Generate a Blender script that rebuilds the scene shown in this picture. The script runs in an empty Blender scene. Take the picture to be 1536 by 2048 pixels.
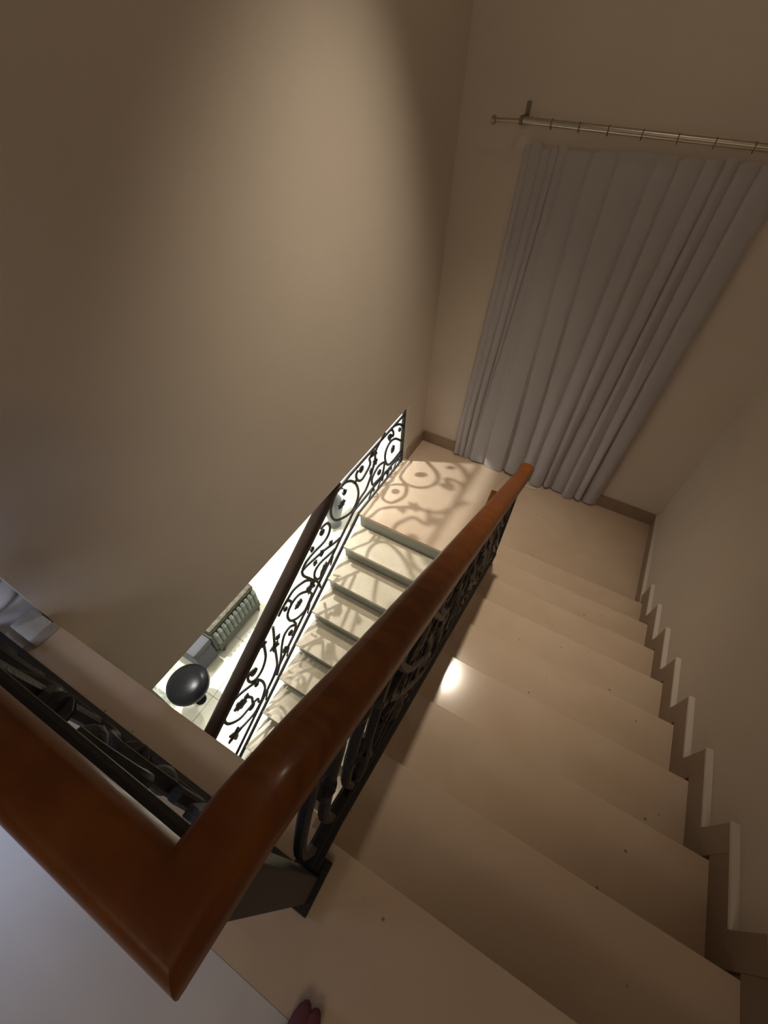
import bpy, bmesh, math, random
from mathutils import Vector, Matrix, noise
random.seed(7)
SC = bpy.context.scene
COL = SC.collection

# ------------------------------------------------------------------ camera, light, exposure
cam_d = bpy.data.cameras.new('camera'); cam = bpy.data.objects.new('camera', cam_d); COL.objects.link(cam)
cam.location = (0.2693, -0.025, 1.5127); cam.rotation_euler = (0.7167, -0.0273, 0.5139)
cam_d.sensor_fit = 'VERTICAL'; cam_d.sensor_height = 36.0; cam_d.lens = 867.42/2048*36.0; cam_d.clip_start = 0.02
SC.camera = cam
SC.view_settings.view_transform = 'Standard'; SC.view_settings.look = 'None'
SC.view_settings.gamma = 1.0; SC.view_settings.use_curve_mapping = False
SC.view_settings.exposure = 0.0
w = bpy.data.worlds.new('world'); SC.world = w; w.use_nodes = True
w.node_tree.nodes['Background'].inputs[0].default_value = (0.55, 0.6, 0.75, 1)
w.node_tree.nodes['Background'].inputs[1].default_value = 0.004
def lamp(name, loc, power, color, radius):
    d = bpy.data.lights.new(name, 'POINT'); d.energy = power; d.color = color; d.shadow_soft_size = radius
    o = bpy.data.objects.new(name, d); o.location = loc; COL.objects.link(o); return o
def spotlight(name, loc, aim, power, color, radius, angle):
    d = bpy.data.lights.new(name, 'SPOT'); d.energy = power; d.color = color; d.shadow_soft_size = radius
    d.spot_size = math.radians(angle); d.spot_blend = 1.0
    o = bpy.data.objects.new(name, d); o.location = loc; COL.objects.link(o)
    o.rotation_euler = (Vector(aim)-Vector(loc)).to_track_quat('-Z', 'Y').to_euler(); return o
spotlight('stairwell_spotlight', (0.03, 2.3, 3.10), (-0.66, 1.64, -1.5), 285.0, (1.0, 0.86, 0.69), 0.05, 66)
lamp('stairwell_spill_fill', (0.03, 2.3, 3.06), 4.5, (1.0, 0.86, 0.70), 0.06)  # added soft fill, imitates spill from the stairwell spotlight
lamp('lower_hall_light', (-2.3, 2.45, -0.10), 180.0, (1.0, 0.99, 0.93), 0.045)
spotlight('lower_hall_floor_fill', (-2.95, 1.0, 1.6), (-2.25, 0.95, -3.0), 1000.0, (1.0, 0.98, 0.90), 0.06, 40)  # added fill to brighten the lower floor, no such fitting is seen
spotlight('lower_hall_wall_fill', (-2.6, 2.3, 2.2), (-2.2, 3.45, -1.9), 1100.0, (0.97, 0.99, 1.0), 0.06, 40)  # unseen extra spot, put in to brighten the white lower back wall
lamp('hall_back_fill', (0.55, -2.4, 2.3), 18.0, (1.0, 0.86, 0.70), 0.35)  # added warm fill from behind the viewer to shade the steps
lamp('hall_cool_light', (-0.85, -0.50, 0.48), 4.8, (0.58, 0.70, 1.0), 0.15)

# ------------------------------------------------------------------ numbers of the place (metres)
R_ = 0.17; T1 = 0.2978; T2 = 0.2746
XR = 1.2576; XL = -1.131; YB = 3.469; YE = 3.077; ZB = -0.86
ZL = -9*R_; YL = 2.187; ZF = ZL - 9*R_
X1 = 0.06; X2L = -1.145; X2R = 0.02
CEIL = 3.2

# ------------------------------------------------------------------ materials
def mat(name, color, rough=0.6, metal=0.0, coat=0.0, vary=None, scale=6.0, detail=4.0, bump=0.0, bscale=60.0, spec=0.5, stretch=None):
    m = bpy.data.materials.new(name); m.use_nodes = True; nt = m.node_tree; b = nt.nodes['Principled BSDF']
    b.inputs['Base Color'].default_value = (*color, 1); b.inputs['Roughness'].default_value = rough
    b.inputs['Metallic'].default_value = metal; b.inputs['Specular IOR Level'].default_value = spec
    b.inputs['Coat Weight'].default_value = coat; b.inputs['Coat Roughness'].default_value = 0.12
    tc = nt.nodes.new('ShaderNodeTexCoord'); src = tc.outputs['Object']
    if stretch:
        mp = nt.nodes.new('ShaderNodeMapping'); mp.inputs['Scale'].default_value = stretch
        nt.links.new(src, mp.inputs[0]); src = mp.outputs[0]
    if vary:
        n = nt.nodes.new('ShaderNodeTexNoise'); n.inputs['Scale'].default_value = scale; n.inputs['Detail'].default_value = detail
        nt.links.new(src, n.inputs['Vector'])
        r = nt.nodes.new('ShaderNodeValToRGB'); r.color_ramp.elements[0].position = 0.35; r.color_ramp.elements[1].position = 0.65
        r.color_ramp.elements[0].color = (*color, 1); r.color_ramp.elements[1].color = (*vary, 1)
        nt.links.new(n.outputs['Fac'], r.inputs[0]); nt.links.new(r.outputs[0], b.inputs['Base Color'])
    if bump:
        n2 = nt.nodes.new('ShaderNodeTexNoise'); n2.inputs['Scale'].default_value = bscale; n2.inputs['Detail'].default_value = 3
        nt.links.new(tc.outputs['Object'], n2.inputs['Vector'])
        bp = nt.nodes.new('ShaderNodeBump'); bp.inputs['Strength'].default_value = bump; bp.inputs['Distance'].default_value = 0.004
        nt.links.new(n2.outputs['Fac'], bp.inputs['Height']); nt.links.new(bp.outputs[0], b.inputs['Normal'])
    return m
def marble(name, c1, c2, vein, rough, specks=False, vscale=2.2, vs=0.55):
    m = bpy.data.materials.new(name); m.use_nodes = True; nt = m.node_tree; b = nt.nodes['Principled BSDF']
    tc = nt.nodes.new('ShaderNodeTexCoord'); oi = nt.nodes.new('ShaderNodeObjectInfo')
    va = nt.nodes.new('ShaderNodeVectorMath'); va.operation = 'ADD'
    vm = nt.nodes.new('ShaderNodeVectorMath'); vm.operation = 'SCALE'; vm.inputs[3].default_value = 9.0
    cb = nt.nodes.new('ShaderNodeCombineXYZ')
    for k in range(3): nt.links.new(oi.outputs['Random'], cb.inputs[k])
    nt.links.new(cb.outputs[0], vm.inputs[0]); nt.links.new(tc.outputs['Object'], va.inputs[0]); nt.links.new(vm.outputs[0], va.inputs[1])
    n = nt.nodes.new('ShaderNodeTexNoise'); n.inputs['Scale'].default_value = vscale; n.inputs['Detail'].default_value = 6; n.inputs['Distortion'].default_value = 1.2
    nt.links.new(va.outputs[0], n.inputs['Vector'])
    r = nt.nodes.new('ShaderNodeValToRGB'); e = r.color_ramp.elements
    e[0].position = 0.3; e[0].color = (*c1, 1); e[1].position = 0.7; e[1].color = (*c2, 1)
    v = e.new(0.52); v.color = (*[(a+b_)/2 for a, b_ in zip(c1, c2)], 1)
    nt.links.new(n.outputs['Fac'], r.inputs[0])
    # thin veins
    n3 = nt.nodes.new('ShaderNodeTexNoise'); n3.inputs['Scale'].default_value = vscale*1.3; n3.inputs['Detail'].default_value = 5; n3.inputs['Distortion'].default_value = 2.0
    nt.links.new(va.outputs[0], n3.inputs['Vector'])
    r3 = nt.nodes.new('ShaderNodeValToRGB'); q = r3.color_ramp.elements
    q[0].position = 0.485; q[0].color = (0, 0, 0, 1); q[1].position = 0.515; q[1].color = (0, 0, 0, 1); pk = q.new(0.5); pk.color = (vs, vs, vs, 1)
    nt.links.new(n3.outputs['Fac'], r3.inputs[0])
    mx = nt.nodes.new('ShaderNodeMix'); mx.data_type = 'RGBA'; mx.inputs['B'].default_value = (*vein, 1)
    nt.links.new(r3.outputs[0], mx.inputs['Factor']); nt.links.new(r.outputs[0], mx.inputs['A'])
    last = mx.outputs['Result']
    if specks:
        vo = nt.nodes.new('ShaderNodeTexVoronoi'); vo.inputs['Scale'].default_value = 9.0; nt.links.new(va.outputs[0], vo.inputs['Vector'])
        r4 = nt.nodes.new('ShaderNodeValToRGB'); r4.color_ramp.elements[0].position = 0.03; r4.color_ramp.elements[0].color = (0.7, 0.7, 0.7, 1)
        r4.color_ramp.elements[1].position = 0.06; r4.color_ramp.elements[1].color = (0, 0, 0, 1)
        nt.links.new(vo.outputs['Distance'], r4.inputs[0])
        m2 = nt.nodes.new('ShaderNodeMix'); m2.data_type = 'RGBA'; m2.inputs['B'].default_value = (0.12, 0.07, 0.04, 1)
        nt.links.new(r4.outputs[0], m2.inputs['Factor']); nt.links.new(last, m2.inputs['A']); last = m2.outputs['Result']
    nt.links.new(last, b.inputs['Base Color'])
    b.inputs['Roughness'].default_value = rough
    return m
M = {}
M['wall'] = mat('cream_wall_paint', (0.62, 0.545, 0.45), 0.75, vary=(0.65, 0.57, 0.475), scale=1.5, bump=0.15, bscale=160)
M['white_wall'] = mat('white_wall_paint', (0.78, 0.79, 0.80), 0.7, bump=0.1, bscale=160)
M['ceiling'] = mat('ceiling_paint', (0.72, 0.66, 0.58), 0.8)
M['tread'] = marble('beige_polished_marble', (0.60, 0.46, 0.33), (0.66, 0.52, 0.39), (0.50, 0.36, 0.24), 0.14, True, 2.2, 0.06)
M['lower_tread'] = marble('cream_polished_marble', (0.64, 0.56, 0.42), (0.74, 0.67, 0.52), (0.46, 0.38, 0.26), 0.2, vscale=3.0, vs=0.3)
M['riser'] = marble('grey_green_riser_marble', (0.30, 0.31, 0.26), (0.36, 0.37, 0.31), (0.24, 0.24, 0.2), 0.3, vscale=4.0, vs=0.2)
M['skirting'] = marble('brown_beige_skirting_marble', (0.27, 0.19, 0.13), (0.32, 0.23, 0.16), (0.23, 0.16, 0.11), 0.4, vs=0.1)
M['skirting_cap'] = mat('pale_grout_cap', (0.74, 0.67, 0.59), 0.6)
M['floor'] = marble('pale_grey_floor_marble', (0.66, 0.64, 0.63), (0.72, 0.70, 0.69), (0.6, 0.58, 0.57), 0.5, vs=0.1)
M['tile'] = marble('cream_floor_tile', (0.76, 0.74, 0.60), (0.81, 0.79, 0.66), (0.62, 0.60, 0.48), 0.3)
M['green_tile'] = marble('green_veined_marble', (0.10, 0.12, 0.08), (0.62, 0.64, 0.54), (0.05, 0.07, 0.05), 0.2, vscale=7.0)
M['grout'] = mat('grout', (0.55, 0.53, 0.46), 0.9)
M['iron'] = mat('black_wrought_iron', (0.018, 0.018, 0.020), 0.5, 0.2, bump=0.4, bscale=120)
M['wood'] = mat('varnished_mahogany', (0.135, 0.034, 0.002), 0.36, coat=0.2, spec=0.3, vary=(0.20, 0.058, 0.003), scale=5.0, stretch=(2.5, 2.5, 12), bump=0.12, bscale=70)
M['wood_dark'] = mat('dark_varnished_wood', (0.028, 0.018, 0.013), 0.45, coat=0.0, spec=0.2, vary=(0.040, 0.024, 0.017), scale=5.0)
M['curtain'] = mat('off_white_curtain_cloth', (0.82, 0.78, 0.79), 0.9, bump=0.2, bscale=220)
M['metal'] = mat('brushed_gold_metal', (0.50, 0.45, 0.37), 0.34, 1.0)
M['bracket'] = mat('dark_bracket_metal', (0.22, 0.18, 0.13), 0.45, 0.6)
M['plaster'] = mat('white_plaster', (0.84, 0.84, 0.85), 0.6)
M['stone_block'] = marble('grey_white_stone', (0.5, 0.5, 0.48), (0.66, 0.66, 0.63), (0.3, 0.3, 0.3), 0.4, vscale=9)
M['ribs'] = mat('grey_green_velvet', (0.13, 0.145, 0.12), 0.8, vary=(0.17, 0.185, 0.155), scale=9)
M['ribs_dark'] = mat('dark_grey_green_velvet', (0.09, 0.10, 0.08), 0.85)
M['pattern'] = marble('dark_gold_brocade', (0.02, 0.018, 0.012), (0.13, 0.12, 0.08), (0.4, 0.33, 0.2), 0.7, vscale=11)
M['grey_cloth'] = mat('blue_grey_cloth', (0.085, 0.088, 0.10), 0.9)
M['black_gloss'] = mat('black_glossy_leather', (0.006, 0.006, 0.007), 0.25, spec=0.10)
M['dark_wood'] = mat('dark_wooden_leg', (0.05, 0.035, 0.022), 0.4)
M['vase'] = mat('grey_ceramic', (0.20, 0.21, 0.22), 0.3)
M['leaf'] = mat('dark_green_leaf', (0.02, 0.028, 0.02), 0.5)
M['petal'] = mat('white_petal', (0.72, 0.73, 0.66), 0.6)
M['slipper'] = mat('dark_pink_fabric', (0.17, 0.055, 0.07), 0.9)

# ------------------------------------------------------------------ builders
def link(name, bm, m, parent=None, smooth=False):
    me = bpy.data.meshes.new(name); bmesh.ops.recalc_face_normals(bm, faces=bm.faces[:])
    if smooth:
        for f in bm.faces: f.smooth = True
    bm.to_mesh(me); bm.free(); me.materials.append(m)
    if smooth: me.set_sharp_from_angle(angle=math.radians(38))
    o = bpy.data.objects.new(name, me); COL.objects.link(o)
    if parent: o.parent = parent
    return o
def structure(o, label):
    o['kind'] = 'structure'; o['label'] = label; return o
def thing(name, label, cat, loc=(0, 0, 0), group=None):
    o = bpy.data.objects.new(name, None); COL.objects.link(o); o.location = loc; o.empty_display_size = 0.1
    o['label'] = label; o['category'] = cat
    if group: o['group'] = group
    return o
def box(bm, a, b, bev=0.0):
    vs = [bm.verts.new((x, y, z)) for x in (a[0], b[0]) for y in (a[1], b[1]) for z in (a[2], b[2])]
    F = [(0, 1, 3, 2), (4, 6, 7, 5), (0, 4, 5, 1), (2, 3, 7, 6), (0, 2, 6, 4), (1, 5, 7, 3)]
    fs = [bm.faces.new([vs[i] for i in f]) for f in F]
    if bev:
        es = list({e for f in fs for e in f.edges})
        bmesh.ops.bevel(bm, geom=es, offset=bev, segments=2, profile=0.6, affect='EDGES')
def boxo(name, a, b, m, parent=None, bev=0.0):
    bm = bmesh.new(); box(bm, a, b, bev); return link(name, bm, m, parent)
def prism(bm, poly, axis, a, b):
    """poly: list of 2D points in the two other axes (in order), extruded along axis from a to b"""
    def P(q, t):
        if axis == 'x': return (t, q[0], q[1])
        if axis == 'y': return (q[0], t, q[1])
        return (q[0], q[1], t)
    A = [bm.verts.new(P(q, a)) for q in poly]; B = [bm.verts.new(P(q, b)) for q in poly]
    n = len(poly); bm.faces.new(A); bm.faces.new(B[::-1])
    for i in range(n): bm.faces.new((A[i], A[(i+1) % n], B[(i+1) % n], B[i]))
def lathe(bm, prof, c=(0, 0, 0), seg=32):
    rings = []
    for r, z in prof:
        rings.append([bm.verts.new((c[0]+r*math.cos(2*math.pi*k/seg), c[1]+r*math.sin(2*math.pi*k/seg), c[2]+z)) for k in range(seg)])
    for i in range(len(rings)-1):
        for k in range(seg):
            bm.faces.new((rings[i][k], rings[i][(k+1) % seg], rings[i+1][(k+1) % seg], rings[i+1][k]))
    bm.faces.new(rings[0][::-1]); bm.faces.new(rings[-1])
def smooth_path(pts, step=5):
    if len(pts) < 3: return [Vector(p) for p in pts]
    P = [Vector(p) for p in pts]; closed = (P[0]-P[-1]).length < 1e-4
    out = []
    n = len(P)
    for i in range(n-1):
        p0 = P[i-1] if i > 0 else (P[-2] if closed else P[0]*2-P[1])
        p3 = P[i+2] if i+2 < n else (P[1] if closed else P[-1]*2-P[-2])
        for k in range(step):
            t = k/step; a, b, c, d = p0, P[i], P[i+1], p3
            out.append(0.5*((2*b)+(c-a)*t+(2*a-5*b+4*c-d)*t*t+(3*b-a-3*c+d)*t*t*t))
    out.append(P[-1]); return out
def flat_bar(bm, pts, N, ha, hb, taper=False):
    """sweep an eight-sided bar along pts lying in a plane with normal N; ha in plane, hb along N"""
    N = Vector(N).normalized(); rings = []; n = len(pts)
    for i, p in enumerate(pts):
        d = (pts[min(i+1, n-1)]-pts[max(i-1, 0)]).normalized(); s = d.cross(N).normalized()
        k = 1.0
        if taper: k = 0.55+0.45*math.sin(math.pi*i/(n-1))
        c = 0.55
        ring = [(1, -c), (1, c), (c, 1), (-c, 1), (-1, c), (-1, -c), (-c, -1), (c, -1)]
        rings.append([bm.verts.new(p+s*(a*ha*k)+N*(b*hb)) for a, b in ring])
    for i in range(n-1):
        for k in range(8): bm.faces.new((rings[i][k], rings[i][(k+1) % 8], rings[i+1][(k+1) % 8], rings[i+1][k]))
    bm.faces.new(rings[0][::-1]); bm.faces.new(rings[-1])
def profile_sweep(bm, path, prof):
    """mitred sweep; prof points (side, up), side to the right of travel"""
    P = [Vector(p) for p in path]; n = len(P); dirs = [(P[i+1]-P[i]).normalized() for i in range(n-1)]
    rings = []
    for i in range(n):
        d = dirs[max(i-1, 0)]; s = d.cross(Vector((0, 0, 1))).normalized(); u = s.cross(d)
        d2 = dirs[min(i, n-2)]; nb = (d+d2).normalized()
        ring = []
        for a, b in prof:
            o = P[i]+s*a+u*b
            t = (P[i]-o).dot(nb)/d.dot(nb)
            ring.append(bm.verts.new(o+d*t))
        rings.append(ring)
    m = len(prof)
    for i in range(n-1):
        for k in range(m): bm.faces.new((rings[i][k], rings[i][(k+1) % m], rings[i+1][(k+1) % m], rings[i+1][k]))
    bm.faces.new(rings[0][::-1]); bm.faces.new(rings[-1])
def tube(bm, pts, rad, seg=12):
    P = [Vector(p) for p in pts]; rings = []
    for i, p in enumerate(P):
        d = (P[min(i+1, len(P)-1)]-P[max(i-1, 0)]).normalized()
        a = d.orthogonal().normalized() if abs(d.z) > 0.9 else d.cross(Vector((0, 0, 1))).normalized()
        b = d.cross(a); r = rad[i] if isinstance(rad, (list, tuple)) else rad
        rings.append([bm.verts.new(p+a*(r*math.cos(2*math.pi*k/seg))+b*(r*math.sin(2*math.pi*k/seg))) for k in range(seg)])
    for i in range(len(rings)-1):
        for k in range(seg): bm.faces.new((rings[i][k], rings[i][(k+1) % seg], rings[i+1][(k+1) % seg], rings[i+1][k]))
    bm.faces.new(rings[0][::-1]); bm.faces.new(rings[-1])

# ------------------------------------------------------------------ structure: walls, floors, ceiling
structure(boxo('wall_back', (XL-0.08, YB, ZF-0.1), (XR+0.12, YB+0.15, CEIL), M['wall']), 'cream back wall of the stairwell behind the curtain')
structure(boxo('wall_right', (XR, -3.2, ZF-0.1), (XR+0.12, YB, CEIL), M['wall']), 'cream right wall beside the upper stair flight')
bm = bmesh.new()
prism(bm, [(0.045, ZB), (YE, ZB), (YE, ZF), (YB, ZF), (YB, CEIL), (0.045, CEIL)], 'x', XL-0.08, XL)
structure(link('wall_left', bm, M['wall']), 'large cream left wall ending above the lower flight')
structure(boxo('ceiling', (-3.6, -3.2, CEIL), (XR, YB, CEIL+0.1), M['ceiling']), 'stairwell ceiling')
structure(boxo('wall_front', (-3.6, -3.32, 0), (XR, -3.2, CEIL), M['wall']), 'hall wall behind the viewer')
structure(boxo('wall_hall', (-3.7, -3.2, 0), (-3.6, 0.2, CEIL), M['wall']), 'far wall of the upper hall')
structure(boxo('wall_hall_return', (-4.3, 0.10, 0), (XL-0.0801, 0.2, CEIL), M['wall']), 'wall of the upper hall left of the stairwell')
# upper floor: slab, pale floor field and beige border strip
bm = bmesh.new()
prism(bm, [(-3.6, -3.2), (XR, -3.2), (XR, 0), (X1, 0), (X1, 0.04), (XL-0.085, 0.04), (XL-0.085, 0.10), (-3.6, 0.10)], 'z', -0.26, -0.02)
fl = structure(link('floor_upper', bm, M['skirting_cap']), 'upper floor with pale tiles and a beige edge strip')
boxo('floor_field', (-3.6, -3.2, -0.02), (XR, -0.3073, 0.0), M['floor'], fl)['label'] = 'pale grey floor field'
bm = bmesh.new(); prism(bm, [(XL, -0.3065), (XR, -0.3065), (XR, 0.012), (X1, 0.012), (X1, 0.046), (XL, 0.046)], 'z', -0.02, 0.0)
link('edge_strip', bm, M['tread'], fl)['label'] = 'beige marble strip along the stair head and under the railing'
# landing
bm = bmesh.new()
prism(bm, [(X2L, YL), (0.04, YL), (0.04, 8*T1-0.02), (XR, 8*T1-0.02), (XR, YB), (XL, YB), (XL, YE), (X2L, YE)], 'z', ZL-0.03, ZL)
structure(link('floor_landing', bm, M['tread']), 'beige marble landing below the curtain')
bm = bmesh.new()
prism(bm, [(X2L+0.004, YL+0.02), (0.04, YL+0.02), (0.04, 8*T1), (XR, 8*T1), (XR, YB), (X2L+0.004, YB)], 'z', ZL-0.2, ZL-0.031)
structure(link('floor_landing_slab', bm, M['white_wall']), 'slab carrying the landing')
# lower hall
structure(boxo('floor_lower', (-4.3, -3.2, ZF-0.12), (XR, YB, ZF-0.012), M['grout']), 'lower hall floor of cream tiles')
fl2 = bpy.data.objects['floor_lower']
bm = bmesh.new(); box(bm, (-0.298, -0.298, 0), (0.298, 0.298, 0.012), 0.002)
t0 = link('tile', bm, M['tile'], fl2); first = True
for i in range(5):
    for j in range(7):
        o = t0 if first else t0.copy()
        if not first: COL.objects.link(o)
        first = False
        o.parent = fl2; o.location = (-3.95+0.6*i, 3.17-0.6*j, ZF-0.012)
structure(boxo('wall_lower_back', (-4.3, YB, ZF), (XL-0.0801, YB+0.15, CEIL), M['white_wall']), 'white back wall of the lower hall')
structure(boxo('wall_lower_left', (-4.4, 0.0, ZF), (-4.3, YB, CEIL), M['white_wall']), 'white far wall of the lower hall')
structure(boxo('wall_lower_front', (-4.3, 0.0, ZF), (-1.35, 0.12, -0.261), M['white_wall']), 'white wall of the lower hall under the upper floor')
structure(boxo('ceiling_lower', (-4.3, 0.10, CEIL), (-3.6001, YB, CEIL+0.1), M['white_wall']), 'lower hall ceiling')
structure(boxo('baseboard_lower', (-4.3, 0.1201, ZF), (-1.35, 0.14, ZF+0.09), M['plaster']), 'white skirting at the edge of the lower hall floor')

# ------------------------------------------------------------------ skirting of landing and stairs
def skirt(name, label, pieces):
    root = None
    bm = bmesh.new(); a, b = pieces[0]; box(bm, a, b, 0.002)
    root = structure(link(name, bm, M['skirting']), label)
    for a, b in pieces[1:]: boxo('skirting_piece', a, b, M['skirting'], root, 0.002)
    return root
HS = 0.125; TH = 0.022
skirt('baseboard_back', 'beige marble skirting along the back of the landing', [((XL+TH, YB-TH, ZL+0.0005), (-0.1, YB, ZL+HS)), ((-0.098, YB-TH, ZL+0.0005), (0.9, YB, ZL+HS)), ((0.902, YB-TH, ZL+0.0005), (XR-TH, YB, ZL+HS))])
skirt('baseboard_left', 'short beige marble skirting at the left end of the landing', [((XL, YE+0.005, ZL+0.0005), (XL+TH, YB, ZL+HS))])
br = skirt('baseboard_right', 'stepped brown marble skirting along the right wall of the stairs', [((XR-TH, 8*T1+0.03, ZL+0.0005), (XR, YB, ZL+HS-0.012))])
boxo('skirting_cap', (XR-TH-0.002, 8*T1+0.03, ZL+HS-0.012), (XR, YB, ZL+HS), M['skirting_cap'], br)['label'] = 'pale top edge of a skirting step'
for k in range(0, 9):
    z = -k*R_; y0 = (k-1)*T1+0.012 if k else -1.6; y1 = k*T1+0.012
    if k:
        boxo('skirting_piece', (XR-TH, y0+0.015, z+0.0005), (XR, y1+0.015, z+HS-0.012), M['skirting'], br, 0.001)
        boxo('skirting_piece', (XR-TH+0.001, y1+0.016, z-R_+HS-0.012), (XR, y1+0.11, z+HS-0.012), M['skirting'], br, 0.001)
        boxo('skirting_cap', (XR-TH-0.002, y0+0.11, z+HS-0.012), (XR, y1+0.11, z+HS), M['skirting_cap'], br)
    else:
        boxo('skirting_piece', (XR-TH, -3.2, 0.0005), (XR, 0.027, HS-0.012), M['skirting'], br, 0.001)
        boxo('skirting_piece', (XR-TH+0.001, 0.028, -R_+HS-0.012), (XR, 0.122, HS-0.012), M['skirting'], br, 0.001)
        boxo('skirting_cap', (XR-TH-0.002, -3.2, HS-0.012), (XR, 0.122, HS), M['skirting_cap'], br)

# ------------------------------------------------------------------ stair flights
f1 = thing('stair_flight', 'upper stair flight of beige marble going down to the curtained landing', 'stairs', (0.65, 1.2, ZL))
def child_local(o, root):
    o.parent = root; o.matrix_parent_inverse = Matrix.Translation(-Vector(root.location)); return o
for k in range(1, 9):
    child_local(boxo('tread', (X1, (k-1)*T1-0.008, -k*R_-0.03), (XR-0.001, k*T1+0.012, -k*R_), M['tread'], None, 0.004), f1)
for k in range(0, 9):
    child_local(boxo('riser', (X1+0.002, k*T1-0.028, -(k+1)*R_+0.0005), (XR-0.001, k*T1-0.0085, -k*R_-0.0305), M['tread'], None), f1)
bm = bmesh.new(); poly = []
for k in range(0, 9):
    poly += [(k*T1-0.03, -k*R_-0.032), (k*T1-0.03, -(k+1)*R_-0.032)]
poly += [(8*T1-0.03, ZL-0.2), (7*T1, ZL-0.2), (-0.03, -0.30)]
prism(bm, poly, 'x', X1+0.004, XR-0.002)
child_local(link('stair_slab', bm, M['white_wall']), f1)
f2 = thing('stair_flight', 'lower stair flight lit bright cream with railing shadows', 'stairs', (-0.55, 1.0, ZF))
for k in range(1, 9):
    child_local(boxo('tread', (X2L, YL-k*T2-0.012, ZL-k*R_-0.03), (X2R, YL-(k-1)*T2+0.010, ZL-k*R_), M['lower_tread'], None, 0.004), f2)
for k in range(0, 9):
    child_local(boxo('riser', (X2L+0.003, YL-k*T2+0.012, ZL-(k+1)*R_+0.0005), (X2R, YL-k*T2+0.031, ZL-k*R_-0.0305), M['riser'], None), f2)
bm = bmesh.new(); poly = []
for k in range(0, 9):
    poly += [(YL-k*T2+0.033, ZL-k*R_-0.032), (YL-k*T2+0.033, ZL-(k+1)*R_-0.032)]
poly[-1] = (poly[-1][0], ZF)
poly += [(YL-7*T2, ZF), (YL+0.033, ZL-0.35)]
prism(bm, poly, 'x', X2L+0.006, X2R-0.002)
child_local(link('stair_slab', bm, M['white_wall']), f2)

# ------------------------------------------------------------------ wrought-iron railings
CURVES=[ [(2.816,0.956),(2.886,0.929),(2.99,0.808),(3.058,0.622)],
[(3.031,0.354),(2.896,0.598),(2.803,0.665),(2.73,0.614),(2.697,0.473),(2.715,0.281),(2.772,0.125),(2.868,0.079),(2.977,0.087),(3.069,0.089)],
[(2.782,0.719),(2.747,0.836),(2.781,0.846),(2.838,0.741),(2.845,0.814),(2.805,0.929),(2.754,0.958)],
[(2.704,0.24),(2.676,0.335),(2.575,0.4),(2.492,0.339),(2.451,0.24),(2.473,0.083),(2.526,0.061),(2.633,0.04),(2.675,0.143),(2.69,0.269)],
[(2.648,-0.093),(2.697,0.02),(2.758,-0.026),(2.761,-0.119)],
[(2.68,1.038),(2.572,0.933),(2.516,0.836),(2.501,0.612),(2.456,0.461),(2.41,0.309),(2.34,0.178),(2.248,0.137),(2.157,0.048)],
[(2.534,0.778),(2.414,0.846),(2.422,0.689),(2.353,0.596),(2.275,0.552),(2.212,0.642),(2.188,0.79),(2.221,0.863)],
[(2.191,0.685),(2.165,0.667),(2.14,0.725)],
[(1.997,0.929),(2.064,0.879),(2.14,0.733),(2.199,0.523),(2.217,0.295),(2.181,0.141),(2.091,0.111),(1.987,0.267),(1.871,0.501),(1.812,0.701),(1.799,0.867),(1.83,0.953),(1.892,0.982),(1.997,0.929)],
[(1.65,0.913),(1.687,0.878),(1.739,0.791),(1.766,0.677),(1.763,0.586),(1.719,0.553),(1.642,0.615),(1.534,0.756),(1.427,0.858),(1.368,0.86)],
[(1.899,0.027),(1.797,0.181),(1.702,0.35),(1.619,0.488),(1.529,0.622),(1.417,0.784),(1.357,0.85)],
[(1.839,-0.021),(1.708,0.161),(1.594,0.332),(1.514,0.387),(1.489,0.303),(1.52,0.137),(1.568,0.067),(1.595,0.117),(1.673,0.006),(1.742,-0.04)],
[(1.357,0.85),(1.362,0.741),(1.394,0.594),(1.449,0.367),(1.522,0.045),(1.541,-0.144)],
[(1.462,0.292),(1.386,0.538),(1.307,0.699),(1.226,0.824),(1.146,0.869),(1.083,0.892),(1.016,0.895)],
[(1.417,0.093),(1.391,0.236),(1.33,0.423),(1.26,0.578),(1.19,0.649),(1.131,0.653),(1.1,0.587),(1.113,0.419),(1.162,0.265),(1.219,0.147),(1.302,0.037),(1.368,0.045),(1.425,0.067)],
[(1.17,0.65),(1.172,0.729),(1.143,0.847),(1.11,0.88)],
[(1.144,0.291),(1.161,0.124),(1.094,0.307),(1.015,0.372),(0.958,0.271),(0.918,0.118),(0.869,-0.006),(0.812,-0.102)],
[(1.16,0.117),(1.128,0.052),(1.08,0.088)],
[(0.938,0.904),(0.923,0.76),(0.893,0.541),(0.874,0.307),(0.847,0.093),(0.78,0.018),(0.699,0.008)],
[(0.807,0.897),(0.781,0.658),(0.713,0.565),(0.637,0.61),(0.582,0.736),(0.573,0.891),(0.61,0.904),(0.644,0.852)],
[(0.582,0.736),(0.637,0.554),(0.667,0.352),(0.667,0.168),(0.65,0.093)],
[(0.616,0.571),(0.538,0.751),(0.445,0.936),(0.36,1.037),(0.297,1.014),(0.266,0.942),(0.284,0.762),(0.359,0.515),(0.448,0.381),(0.505,0.302)],
[(0.654,0.108),(0.602,0.048),(0.521,0.039),(0.446,0.109),(0.329,0.299),(0.225,0.55)],
[(0.497,0.632),(0.526,0.448),(0.514,0.317),(0.561,0.215),(0.558,0.115)] ]
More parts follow.
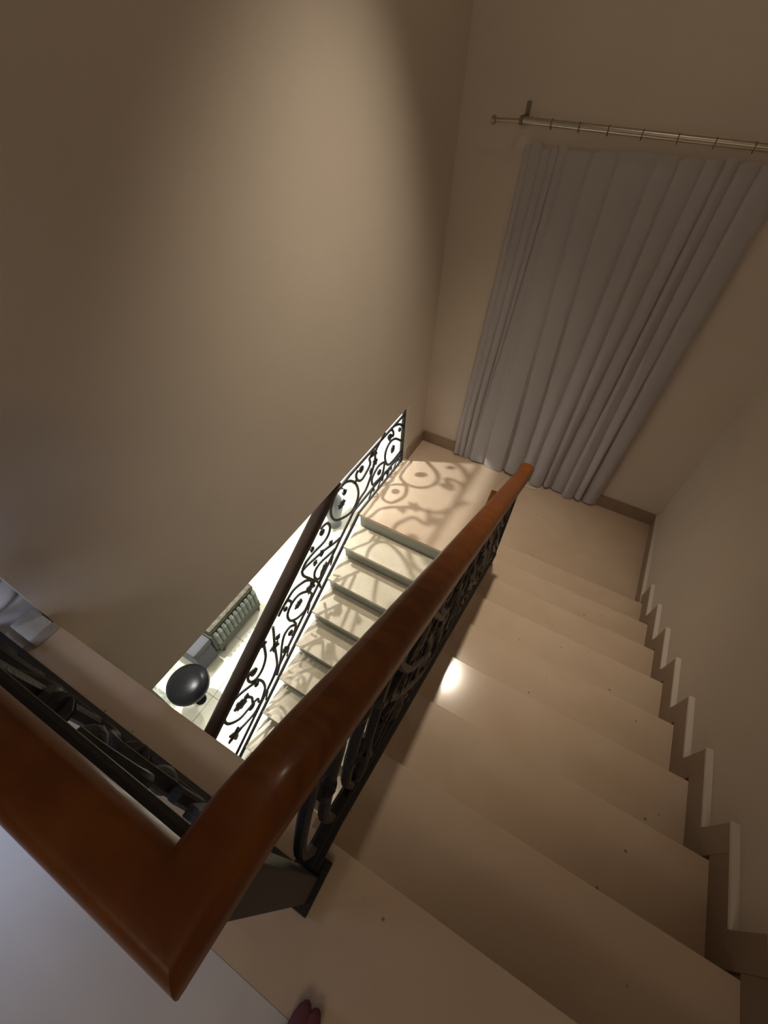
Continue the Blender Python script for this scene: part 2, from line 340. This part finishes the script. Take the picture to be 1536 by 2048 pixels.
BLOBS= [('rose',2.85,0.408,0.038),('drop',2.972,0.711,0.018),('disc',2.786,0.782,0.018),('leaf',2.513,0.61,0.044),('leaf',2.444,0.505,0.03),('leaf',2.453,0.869,0.037),('disc',2.591,0.218,0.028),('disc',2.76,-0.073,0.017),('disc',2.273,0.804,0.031),('leaf',2.004,0.749,0.03),('rose',1.956,0.608,0.044),('disc',1.661,0.816,0.029),('leaf',1.753,0.322,0.028),('leaf',1.627,0.465,0.036),('leaf',1.518,0.875,0.026),('rose',1.635,0.076,0.047),('leaf',1.436,0.257,0.066),('leaf',1.521,0.54,0.028),('rose',1.245,0.405,0.043),('disc',1.101,0.78,0.021),('leaf',0.897,0.525,0.054),('leaf',0.943,0.573,0.028),('leaf',0.978,0.082,0.034),('disc',1.081,0.18,0.027),('disc',0.64,0.805,0.035),('leaf',0.609,0.511,0.027),('rose',0.428,0.709,0.062),('disc',0.489,0.288,0.033),('leaf',0.27,0.407,0.074),('leaf',0.492,0.659,0.029),('leaf',0.806,0.947,0.037)]

def leaf_poly(r, kind, rot):
    pts = []; n = 22
    for i in range(n):
        a = 2*math.pi*i/n
        if kind == 'leaf': k = r*(0.72+0.28*math.cos(5*a))*(1.0+0.25*math.cos(a))
        else: k = r*(0.86+0.14*math.cos(7*a))*(1.0+0.18*math.cos(2*a))
        pts.append((k*math.cos(a+rot), k*math.sin(a+rot)))
    return pts
def ornament(name, kind, r, c, U, V, N, depth, parent, rot=0.0, label=None):
    """cast leaf, rose or disc: lobed outline, domed on both faces"""
    bm = bmesh.new(); c = Vector(c); U = Vector(U); V = Vector(V); N = Vector(N)
    if kind in ('disc', 'drop'):
        pts = [(r*math.cos(2*math.pi*i/16), r*(1.25 if kind == 'drop' else 1)*math.sin(2*math.pi*i/16)) for i in range(16)]
    else: pts = leaf_poly(r, kind, rot)
    layers = [(0.55, -depth), (1.0, -depth*0.45), (1.0, depth*0.45), (0.55, depth)]
    rings = [[bm.verts.new(c+U*(a*s)+V*(b*s)+N*h) for a, b in pts] for s, h in layers]
    n = len(pts)
    for i in range(3):
        for k in range(n): bm.faces.new((rings[i][k], rings[i][(k+1) % n], rings[i+1][(k+1) % n], rings[i+1][k]))
    for ring, h in ((rings[0], -depth*1.25), (rings[3], depth*1.25)):
        t = bm.verts.new(c+N*h)
        for k in range(n): bm.faces.new((ring[k], ring[(k+1) % n], t))
    return link(name, bm, M['iron'], parent, True)
def fill(root, F, N, U, lo, hi, ha, hb, depth, scale=1.0, sel=None, shift=0.0, mir=False):
    """lay the scroll motif between a lower and an upper bar; F(u, v) -> point"""
    N = Vector(N); U = Vector(U); V = Vector((0, 0, 1)); rnd = random.Random(3)
    for i, cv in enumerate(CURVES):
        q = [(shift+(-u if mir else u)*scale, v) for u, v in cv]
        if min(a for a, b in q) < lo or max(a for a, b in q) > hi: continue
        if sel and not sel(cv[0][0]): continue
        bm = bmesh.new(); flat_bar(bm, smooth_path([F(a, b) for a, b in q], 5), N, ha, hb, taper=False)
        link('scroll', bm, M['iron'], root, True)
    for kind, u, v, r in BLOBS:
        a = shift+(-u if mir else u)*scale
        if a-r < lo or a+r > hi: continue
        if sel and not sel(u): continue
        nm = {'leaf': 'leaf', 'rose': 'rosette', 'disc': 'scroll_end', 'drop': 'drop'}[kind]
        ornament(nm, kind, r*1.12*max(scale, 0.9), F(a, v), U, V, N, depth, root, rnd.uniform(0, 6.28))
def bar(root, name, pts, N, ha, hb):
    bm = bmesh.new(); flat_bar(bm, [Vector(p) for p in pts], N, ha, hb); return link(name, bm, M['iron'], root)
def rail_profile(hw, top, bot):
    half = [(0.75*hw, bot), (0.97*hw, bot+0.012), (0.97*hw, bot+0.018), (0.90*hw, bot+0.022), (1.0*hw, bot+0.026)]
    z0 = bot+0.026; n = 8
    half += [(hw*math.cos(0.5*math.pi*k/n)**0.6, z0+(top-z0)*math.sin(0.5*math.pi*k/n)**0.85) for k in range(1, n)]
    return half + [(0.0, top)] + [(-a, c) for a, c in half[::-1]]
RAILP = rail_profile(0.041, 0.010, -0.052)
RAILB = rail_profile(0.052, 0.012, -0.050)

# A: balustrade of the upper floor, turning the corner and running down the upper flight
HX, HY = 0.124, -0.127
ra = thing('stair_balustrade', 'black wrought-iron balustrade with mahogany handrail turning the upper corner', 'railing', (0.115, -0.10, 0.0))
def A_(o): return child_local(o, ra)
path = [(-1.32, HY, 0.972), (HX, HY, 0.972), (HX, -0.035, 0.965), (HX, 0.06, 0.917), (HX, 0.20, 0.832)]
path += [(HX, y, 0.945-0.571*y) for y in (0.5, 1.0, 1.5, 1.93)] + [(HX, 2.03, -0.185)]
bm = bmesh.new(); profile_sweep(bm, path, RAILP); h = A_(link('handrail', bm, M['wood'], None, True)); h['label'] = 'wide mahogany handrail'
PX, PY = 0.115, -0.098
def sl(y, h): return h-0.571*y
UB = 0.80; LB = 0.115
A_(bar(None, 'bottom_bar', [(PX, -0.06, 0.055), (PX, 0.05, sl(0.05, 0.085)), (PX, 2.03, sl(2.03, 0.085))], (1, 0, 0), 0.020, 0.022))
A_(bar(None, 'lower_bar', [(PX, -0.06, 0.16), (PX, 0.05, sl(0.05, 0.19)), (PX, 2.03, sl(2.03, 0.19))], (1, 0, 0), 0.010, 0.016))
A_(bar(None, 'upper_bar', [(PX, -0.06, 0.83), (PX, 0.05, sl(0.05, UB+0.03)), (PX, 2.03, sl(2.03, UB))], (1, 0, 0), 0.010, 0.016))
A_(bar(None, 'bottom_bar', [(-1.30, PY, 0.050), (PX, PY, 0.050)], (0, 1, 0), 0.030, 0.026))
A_(bar(None, 'lower_bar', [(-1.30, PY, 0.155), (PX, PY, 0.155)], (0, 1, 0), 0.011, 0.016))
A_(bar(None, 'upper_bar', [(-1.30, PY, 0.83), (PX, PY, 0.83)], (0, 1, 0), 0.011, 0.016))
bm = bmesh.new(); box(bm, (PX-0.030, PY-0.030, 0.012), (PX+0.030, PY+0.030, 0.94), 0.004); A_(link('newel_post', bm, M['iron']))
bm = bmesh.new(); box(bm, (PX-0.048, PY-0.052, 0.0005), (PX+0.044, PY+0.072, 0.020), 0.003); A_(link('foot_plate', bm, M['iron']))
bm = bmesh.new(); box(bm, (PX-0.016, 2.005, -1.19), (PX+0.016, 2.04, -0.22), 0.003); A_(link('end_post', bm, M['iron']))
for k in (2, 4, 6):
    yy = k*T1-0.10
    bm = bmesh.new(); box(bm, (PX-0.010, yy-0.010, -k*R_+0.001), (PX+0.010, yy+0.010, sl(yy, 0.08)), 0.002); A_(link('foot', bm, M['iron']))
n0 = set(COL.objects)
fill(None, lambda a, v: Vector((PX, a, sl(a, 0.19)+v*(UB-0.19))), (1, 0, 0), (0, 1, 0), -0.04, 2.0, 0.013, 0.016, 0.016, 1.0, lambda u: u < 1.95, 0.10)
fill(None, lambda a, v: Vector((PX, a, sl(a, 0.19)+v*(UB-0.19))), (1, 0, 0), (0, 1, 0), -0.04, 2.0, 0.012, 0.012, 0.014, 1.0, lambda u: u < 1.95, 2.05, True)
fill(None, lambda a, v: Vector((PX, a, sl(a, 0.19)+v*(UB-0.19))), (1, 0, 0), (0, 1, 0), -0.05, 0.33, 0.013, 0.016, 0.016, 1.0, lambda u: 1.0 < u < 1.95, -1.45)
fill(None, lambda a, v: Vector((a, PY, 0.155+v*(0.83-0.155))), (0, 1, 0), (1, 0, 0), -1.30, 0.09, 0.015, 0.017, 0.026, 1.25, lambda u: u < 1.95, -1.62)
for y0 in (-0.03, 0.05, 0.14, 0.24):
    bm = bmesh.new(); zb_, zt_ = sl(y0, 0.19), sl(y0+0.07, UB)
    flat_bar(bm, smooth_path([(PX, y0, zb_), (PX, y0-0.015, zb_+0.15), (PX, y0+0.03, zb_+0.32), (PX, y0+0.08, zb_+0.45), (PX, y0+0.07, zt_)], 5), (1, 0, 0), 0.011, 0.012); link('scroll', bm, M['iron'], None, True)
for o in set(COL.objects)-n0: A_(o)

# B: railing on the open side of the lower flight, running level along the landing
XB = -1.17
rb = thing('stair_balustrade', 'black scrollwork railing with dark handrail on the open side of the lower flight', 'railing', (XB, 2.2, ZL-0.1))
def B_(o): return child_local(o, rb)
def zu(y): return -0.945 if y > 1.96 else -0.945-0.63*(1.96-y)
def zs(y): return -1.45 if y > 2.13 else -1.45-0.64*(2.13-y)
ends = -0.15
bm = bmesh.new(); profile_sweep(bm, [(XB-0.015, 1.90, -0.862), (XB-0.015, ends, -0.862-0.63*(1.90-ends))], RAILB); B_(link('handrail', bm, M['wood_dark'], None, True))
B_(bar(None, 'upper_bar', [(XB, 3.05, -0.965), (XB, 2.10, -0.965), (XB, 1.90, -0.985), (XB, ends, zu(ends))], (1, 0, 0), 0.010, 0.010))
B_(bar(None, 'lower_bar', [(XB, 3.05, -1.45), (XB, 2.13, -1.45), (XB, ends, zs(ends))], (1, 0, 0), 0.009, 0.010))
B_(bar(None, 'bottom_bar', [(XB, 3.05, -1.56), (XB, 2.22, -1.56), (XB, ends, -1.56-0.62*(2.22-ends))], (1, 0, 0), 0.013, 0.012))
bm = bmesh.new(); box(bm, (XB-0.012, 3.036, -1.60), (XB+0.014, 3.066, ZB-0.002), 0.002); B_(link('end_post', bm, M['iron']))
n0 = set(COL.objects)
fill(None, lambda a, v: Vector((XB, a, zs(a)+v*(zu(a)-zs(a)))), (1, 0, 0), (0, 1, 0), 0.15, 3.2, 0.0118, 0.008, 0.012)
for yy in (2.45, 2.62, 2.8, 2.95):   # small scrolls between the two lowest bars
    bm = bmesh.new(); s = 1 if yy < 2.7 else -1
    flat_bar(bm, smooth_path([(XB, yy-0.05, -1.535), (XB, yy-0.01, -1.49), (XB, yy+0.03, -1.47), (XB, yy+0.05, -1.495), (XB, yy+0.03, -1.51)], 4), (1, 0, 0), 0.006, 0.006); link('scroll', bm, M['iron'], None, True)
for yy in (1.75, 1.35, 1.0, 0.65):
    bm = bmesh.new(); zb = zs(yy)
    flat_bar(bm, smooth_path([(XB, yy-0.03, zb-0.10), (XB, yy+0.0, zb-0.05), (XB, yy+0.02, zb-0.02)], 4), (1, 0, 0), 0.008, 0.006); link('scroll', bm, M['iron'], None, True)
# lower turns below the traced part, hidden under the upper floor edge
for o in set(COL.objects)-n0: B_(o)

# C: railing on the inner side of the lower flight, under the big handrail
XC = -0.015
rc = thing('stair_balustrade', 'black inner railing of the lower flight half hidden under the big handrail', 'railing', (XC, 2.1, ZL))
def C_(o): return child_local(o, rc)
def nz(y, h): return ZL+h-0.619*(YL-y)
bm = bmesh.new(); profile_sweep(bm, [(XC, 2.16, ZL+0.93), (XC, 2.06, nz(2.06, 0.93)), (XC, ends, nz(ends, 0.90))], RAILP); C_(link('handrail', bm, M['wood'], None, True))
C_(bar(None, 'upper_bar', [(XC, 2.12, nz(2.12, 0.78)), (XC, ends, nz(ends, 0.78))], (1, 0, 0), 0.010, 0.010))
C_(bar(None, 'lower_bar', [(XC, 2.12, nz(2.12, 0.17)), (XC, ends, nz(ends, 0.17))], (1, 0, 0), 0.009, 0.010))
C_(bar(None, 'bottom_bar', [(XC, 2.12, nz(2.12, 0.07)), (XC, ends, nz(ends, 0.07))], (1, 0, 0), 0.013, 0.012))
bm = bmesh.new(); box(bm, (XC-0.014, 2.115, nz(2.12, 0.0)-0.10), (XC+0.014, 2.145, ZL+0.885), 0.002); C_(link('newel_post', bm, M['iron']))
n0 = set(COL.objects)
fill(None, lambda a, v: Vector((XC, a, nz(a, 0.17)+v*0.61)), (1, 0, 0), (0, 1, 0), -0.1, 2.10, 0.0085, 0.007, 0.012, 1.0, lambda u: u < 1.95, 0.05)
for o in set(COL.objects)-n0: C_(o)

# ------------------------------------------------------------------ curtain and rod
cur = thing('curtain', 'long off-white pleated curtain hanging over the landing', 'curtain', (0.02, YB-0.09, ZL))
creT = [-0.665, -0.625, -0.555, -0.50, -0.455, -0.40, -0.255, -0.10, 0.10, 0.215, 0.34, 0.43, 0.50, 0.60, 0.74]
creB = [-0.735, -0.68, -0.625, -0.56, -0.545, -0.40, -0.185, -0.02, 0.09, 0.225, 0.30, 0.42, 0.53, 0.60, 0.74]
amp = [0.03, 0.03, 0.035, 0.03, 0.025, 0.05, 0.055, 0.05, 0.05, 0.05, 0.045, 0.06, 0.05, 0.05]
NV = 40; SUB = 9
bm = bmesh.new(); rows = []
for j in range(NV+1):
    t = j/NV; row = []
    for i in range(len(creT)-1):
        for k in range(SUB+(1 if i == len(creT)-2 else 0)):
            s = k/SUB
            xt = creT[i]+(creT[i+1]-creT[i])*s; xb = creB[i]+(creB[i+1]-creB[i])*s
            e = t*t*(3-2*t); x = xt*(1-e)+xb*e
            b = amp[i]*(0.30+0.62*t)*((math.sin(math.pi*s)**0.28)*(0.75+0.25*math.cos(math.pi*(s-0.3*math.sin(i*2.7)-0.5)))+0.06*math.sin(7*s+i+3*t))
            tw = 0.012*math.sin(4*t+i*1.7)
            yy = YB-0.035-b+tw*t
            ztop = 1.00+0.06*(xt+0.66)/1.4+0.010*math.sin(i*1.9)+0.018*math.sin(math.pi*s)*(0.5+0.5*math.sin(i*2.3))
            zb = ZL+0.016+0.012*math.sin(i*2.1+1)+0.006*math.sin(math.pi*s)
            row.append(bm.verts.new((x, min(yy, YB-0.026), ztop*(1-t)+zb*t)))
    rows.append(row)
for j in range(NV):
    for i in range(len(rows[0])-1): bm.faces.new((rows[j][i], rows[j][i+1], rows[j+1][i+1], rows[j+1][i]))
bmesh.ops.solidify(bm, geom=bm.faces[:], thickness=0.002)
child_local(link('cloth', bm, M['curtain'], None, True), cur)
bm = bmesh.new(); flat_bar(bm, smooth_path([(0.055, 3.352, ZL+0.008), (0.09, 3.338, ZL+0.008), (0.14, 3.338, ZL+0.008), (0.18, 3.350, ZL+0.008)], 5), (0, 0, 1), 0.006, 0.005)  # short white curved strip at the foot of the curtain
hm = child_local(link('hem_strip', bm, M['petal']), cur); hm['label'] = 'thin white strip showing under the hem'
ZR = 1.125; YR = YB-0.10
rod = thing('curtain_rod', 'long pale metal curtain rod above the curtain', 'curtain rod', (0.02, YR, ZR))
bm = bmesh.new(); tube(bm, [(-0.69, YR, ZR), (1.0, YR, ZR)], 0.017, 16); child_local(link('rod', bm, M['metal'], None, True), rod)
bm = bmesh.new(); tube(bm, [(-0.86, YR, ZR-0.012), (-0.69, YR, ZR-0.004)], 0.010, 14); rend = child_local(link('rod_end', bm, M['metal'], None, True), rod)
bm = bmesh.new(); tube(bm, [(-0.885, YR, ZR-0.014), (-0.878, YR, ZR-0.014), (-0.862, YR, ZR-0.012), (-0.857, YR, ZR-0.012)], [0.012, 0.022, 0.022, 0.012], 16); link('finial', bm, M['metal'], rend, True)
for xx in (-0.70, 0.95):
    bm = bmesh.new(); box(bm, (xx-0.008, YR-0.022, ZR-0.022), (xx+0.008, YB, ZR+0.020), 0.002); box(bm, (xx-0.012, YB-0.012, ZR-0.03), (xx+0.012, YB, ZR+0.075), 0.002); child_local(link('bracket', bm, M['bracket']), rod)
for xx in (-0.52, -0.36, -0.2, -0.02, 0.16, 0.34, 0.52):
    bm = bmesh.new(); rr = 0.023
    tube(bm, [(xx, YR+rr*math.cos(a), ZR-0.004+rr*math.sin(a)) for a in [2*math.pi*k/14 for k in range(15)]], 0.0025, 6); child_local(link('ring', bm, M['bracket'], None, True), rod)

# ------------------------------------------------------------------ column base and stone block by the left end of the upper railing
cb = thing('column', 'white plaster column foot with rounded mouldings at the left edge', 'column', (-1.40, 0.02, 0.0))
bm = bmesh.new(); box(bm, (-1.56, -0.14, 0.0005), (-1.235, 0.095, 0.085), 0.004); child_local(link('plinth', bm, M['plaster']), cb)
prof = [(0.150, 0.0855)] + [(0.135+0.028*math.sin(math.pi*k/8), 0.086+0.065*k/8) for k in range(9)] + [(0.128, 0.155), (0.128, 0.172)] + [(0.118+0.022*math.sin(math.pi*k/8), 0.174+0.05*k/8) for k in range(9)] + [(0.112, 0.228), (0.108, 0.25)]
bm = bmesh.new(); lathe(bm, prof, (-1.385, -0.035, 0), 40); child_local(link('torus_moulding', bm, M['plaster'], None, True), cb)
bm = bmesh.new(); lathe(bm, [(0.105, 0.2505), (0.100, 0.6), (0.096, CEIL-0.001)], (-1.385, -0.035, 0), 40); child_local(link('shaft', bm, M['plaster'], None, True), cb)
bm = bmesh.new(); box(bm, (-1.20, -0.045, 0.0006), (-1.085, 0.040, 0.055), 0.006); bl = link('stone_block', bm, M['stone_block'])
bl['label'] = 'small grey stone block on the ledge at the wall corner'; bl['category'] = 'block'

# ------------------------------------------------------------------ lower hall furniture
so = thing('settee', 'grey-green ribbed settee with a dark patterned seat in the lower hall', 'settee', (-2.4, 1.1, ZF))
XF = -2.07
bm = bmesh.new(); box(bm, (XF-0.75, 0.83, ZF+0.10), (XF-0.02, 1.50, ZF+0.385), 0.03); child_local(link('frame', bm, M['ribs_dark']), so)
bm = bmesh.new(); box(bm, (XF-0.70, 0.86, ZF+0.07), (XF-0.005, 1.49, ZF+0.195), 0.006); child_local(link('base_rail', bm, M['ribs_dark']), so)
nr = 11
for k in range(nr):
    yy = 0.865+0.62*(k+0.5)/nr; bm = bmesh.new()
    tube(bm, [(XF-0.02, yy, ZF+0.196), (XF-0.012, yy, ZF+0.215), (XF-0.012, yy, ZF+0.375), (XF-0.03, yy, ZF+0.40)], [0.018, 0.028, 0.028, 0.02], 12)
    child_local(link('rib', bm, M['ribs'], None, True), so)
bm = bmesh.new(); box(bm, (XF-0.72, 0.85, ZF+0.385), (XF-0.03, 1.50, ZF+0.475), 0.035); child_local(link('seat_cushion', bm, M['pattern'], None, True), so)
bm = bmesh.new(); box(bm, (XF-0.85, 0.83, ZF+0.10), (XF-0.70, 1.52, ZF+0.85), 0.04); child_local(link('backrest', bm, M['ribs']), so)
for x_, y_ in ((XF-0.03, 0.90), (XF-0.03, 1.46), (XF-0.75, 0.90), (XF-0.75, 1.46)):
    bm = bmesh.new(); tube(bm, [(x_, y_, ZF), (x_, y_, ZF+0.09)], [0.018, 0.030], 10); child_local(link('leg', bm, M['dark_wood']), so)
ot = thing('ottoman', 'plain blue-grey ottoman between the ribbed settee and the black stool', 'ottoman', (-2.4, 0.66, ZF))
bm = bmesh.new(); box(bm, (XF-0.62, 0.61, ZF+0.03), (XF-0.02, 0.82, ZF+0.33), 0.03); child_local(link('body', bm, M['grey_cloth']), ot)
bm = bmesh.new(); box(bm, (XF-0.63, 0.60, ZF+0.33), (XF-0.01, 0.825, ZF+0.42), 0.03); child_local(link('cushion', bm, M['grey_cloth']), ot)
for x_, y_ in ((XF-0.06, 0.65), (XF-0.06, 0.78), (XF-0.58, 0.65), (XF-0.58, 0.78)):
    bm = bmesh.new(); tube(bm, [(x_, y_, ZF), (x_, y_, ZF+0.04)], 0.018, 8); child_local(link('leg', bm, M['dark_wood']), ot)
SX, SY = -1.935, 0.39
st = thing('stool', 'round glossy black stool on the lower hall floor', 'stool', (SX, SY, ZF))
bm = bmesh.new(); lathe(bm, [(0.15, 0.375), (0.188, 0.385), (0.195, 0.41), (0.19, 0.435), (0.165, 0.455), (0.11, 0.468), (0.05, 0.473), (0.012, 0.474)], (SX, SY, ZF), 48); seat = child_local(link('seat', bm, M['black_gloss'], None, True), st)
bm = bmesh.new(); lathe(bm, [(0.012, 0.4735), (0.012, 0.479), (0.004, 0.481)], (SX, SY, ZF), 14); link('button', bm, M['black_gloss'], seat, True)
bm = bmesh.new(); lathe(bm, [(0.022, 0.05), (0.022, 0.374)], (SX, SY, ZF), 16); child_local(link('column', bm, M['black_gloss'], None, True), st)
bm = bmesh.new(); lathe(bm, [(0.055, 0.0), (0.055, 0.012), (0.04, 0.03), (0.024, 0.05)], (SX, SY, ZF), 28); child_local(link('base', bm, M['black_gloss'], None, True), st)
# green-veined marble inlay beside the lower wall
for k in range(3):
    o = boxo('inlay_tile', (-3.17+0.36*k, 0.142, ZF-0.0115), (-2.815+0.36*k, 0.26, ZF+0.0012), M['green_tile'], fl2, 0.0005); o['label'] = 'green-veined marble inlay tile'
# vase with dark leaves
VX, VY = -2.06, 2.98
va = thing('vase', 'tall grey vase of dark leaves and pale flowers behind the lower railing', 'vase', (VX, VY, ZF))
bm = bmesh.new(); lathe(bm, [(0.09, 0.0), (0.10, 0.02), (0.075, 0.06), (0.10, 0.18), (0.135, 0.34), (0.12, 0.48), (0.07, 0.56), (0.065, 0.60), (0.085, 0.63)], (VX, VY, ZF), 28); child_local(link('body', bm, M['vase'], None, True), va)
rnd = random.Random(5)
def blade(bm, base, tip, wd):
    base = Vector(base); tip = Vector(tip); d = tip-base; s = d.cross(Vector((0, 0, 1))).normalized() if abs(d.normalized().z) < 0.98 else Vector((1, 0, 0)); n = s.cross(d).normalized()
    L = [bm.verts.new(base)]; Rr = []; mid = []
    for t, k in ((0.25, 0.7), (0.5, 1.0), (0.75, 0.7)):
        c = base+d*t+Vector((0, 0, 0.05*math.sin(math.pi*t))); mid.append((bm.verts.new(c+s*wd*k), bm.verts.new(c+n*wd*0.3), bm.verts.new(c-s*wd*k)))
    e = bm.verts.new(tip)
    bm.faces.new((L[0], mid[0][0], mid[0][1])); bm.faces.new((L[0], mid[0][1], mid[0][2]))
    for i in range(2):
        bm.faces.new((mid[i][0], mid[i+1][0], mid[i+1][1], mid[i][1])); bm.faces.new((mid[i][1], mid[i+1][1], mid[i+1][2], mid[i][2]))
    bm.faces.new((mid[2][0], e, mid[2][1])); bm.faces.new((mid[2][1], e, mid[2][2]))
    bmesh.ops.solidify(bm, geom=bm.faces[:], thickness=0.003)
for k in range(16):
    a = rnd.uniform(0, 6.28); l = rnd.uniform(0.10, 0.24); bm = bmesh.new()
    blade(bm, (VX+0.03*math.cos(a), VY+0.03*math.sin(a), ZF+0.60), (VX+l*math.cos(a), VY+l*math.sin(a), ZF+rnd.uniform(0.68, 0.95)), rnd.uniform(0.022, 0.04)); child_local(link('leaf', bm, M['leaf'], None, True), va)
for k in range(4):
    a = rnd.uniform(0, 6.28); l = rnd.uniform(0.03, 0.12); bm = bmesh.new()
    for j in range(6):
        b_ = j*math.pi/3; c = Vector((VX+l*math.cos(a), VY+l*math.sin(a), ZF+0.86+0.03*k))
        blade(bm, c, c+Vector((0.06*math.cos(b_), 0.06*math.sin(b_), 0.02)), 0.018)
    child_local(link('flower', bm, M['petal'], None, True), va)

# ------------------------------------------------------------------ slipper tip at the bottom edge
sp = thing('slipper', 'dark pink slipper tip at the bottom edge of the picture', 'slipper', (0.262, -0.38, 0.0))
for i, dx in enumerate((-0.013, 0.013)):
    bm = bmesh.new(); bmesh.ops.create_uvsphere(bm, u_segments=16, v_segments=10, radius=1.0)
    bmesh.ops.scale(bm, vec=(0.022, 0.05, 0.016), verts=bm.verts); bmesh.ops.translate(bm, vec=(0.262+dx, -0.305, 0.022), verts=bm.verts)
    child_local(link('toe_cap', bm, M['slipper'], None, True), sp)
bm = bmesh.new(); bmesh.ops.create_uvsphere(bm, u_segments=20, v_segments=12, radius=1.0)
bmesh.ops.scale(bm, vec=(0.045, 0.12, 0.03), verts=bm.verts); bmesh.ops.translate(bm, vec=(0.262, -0.42, 0.036), verts=bm.verts)
child_local(link('upper', bm, M['slipper'], None, True), sp)
bm = bmesh.new(); lathe(bm, [(1.0, 0.0005), (1.0, 0.008)], (0, 0, 0), 28); bmesh.ops.scale(bm, vec=(0.042, 0.13, 1), verts=bm.verts); bmesh.ops.translate(bm, vec=(0.262, -0.405, 0), verts=bm.verts)
child_local(link('sole', bm, M['dark_wood']), sp)
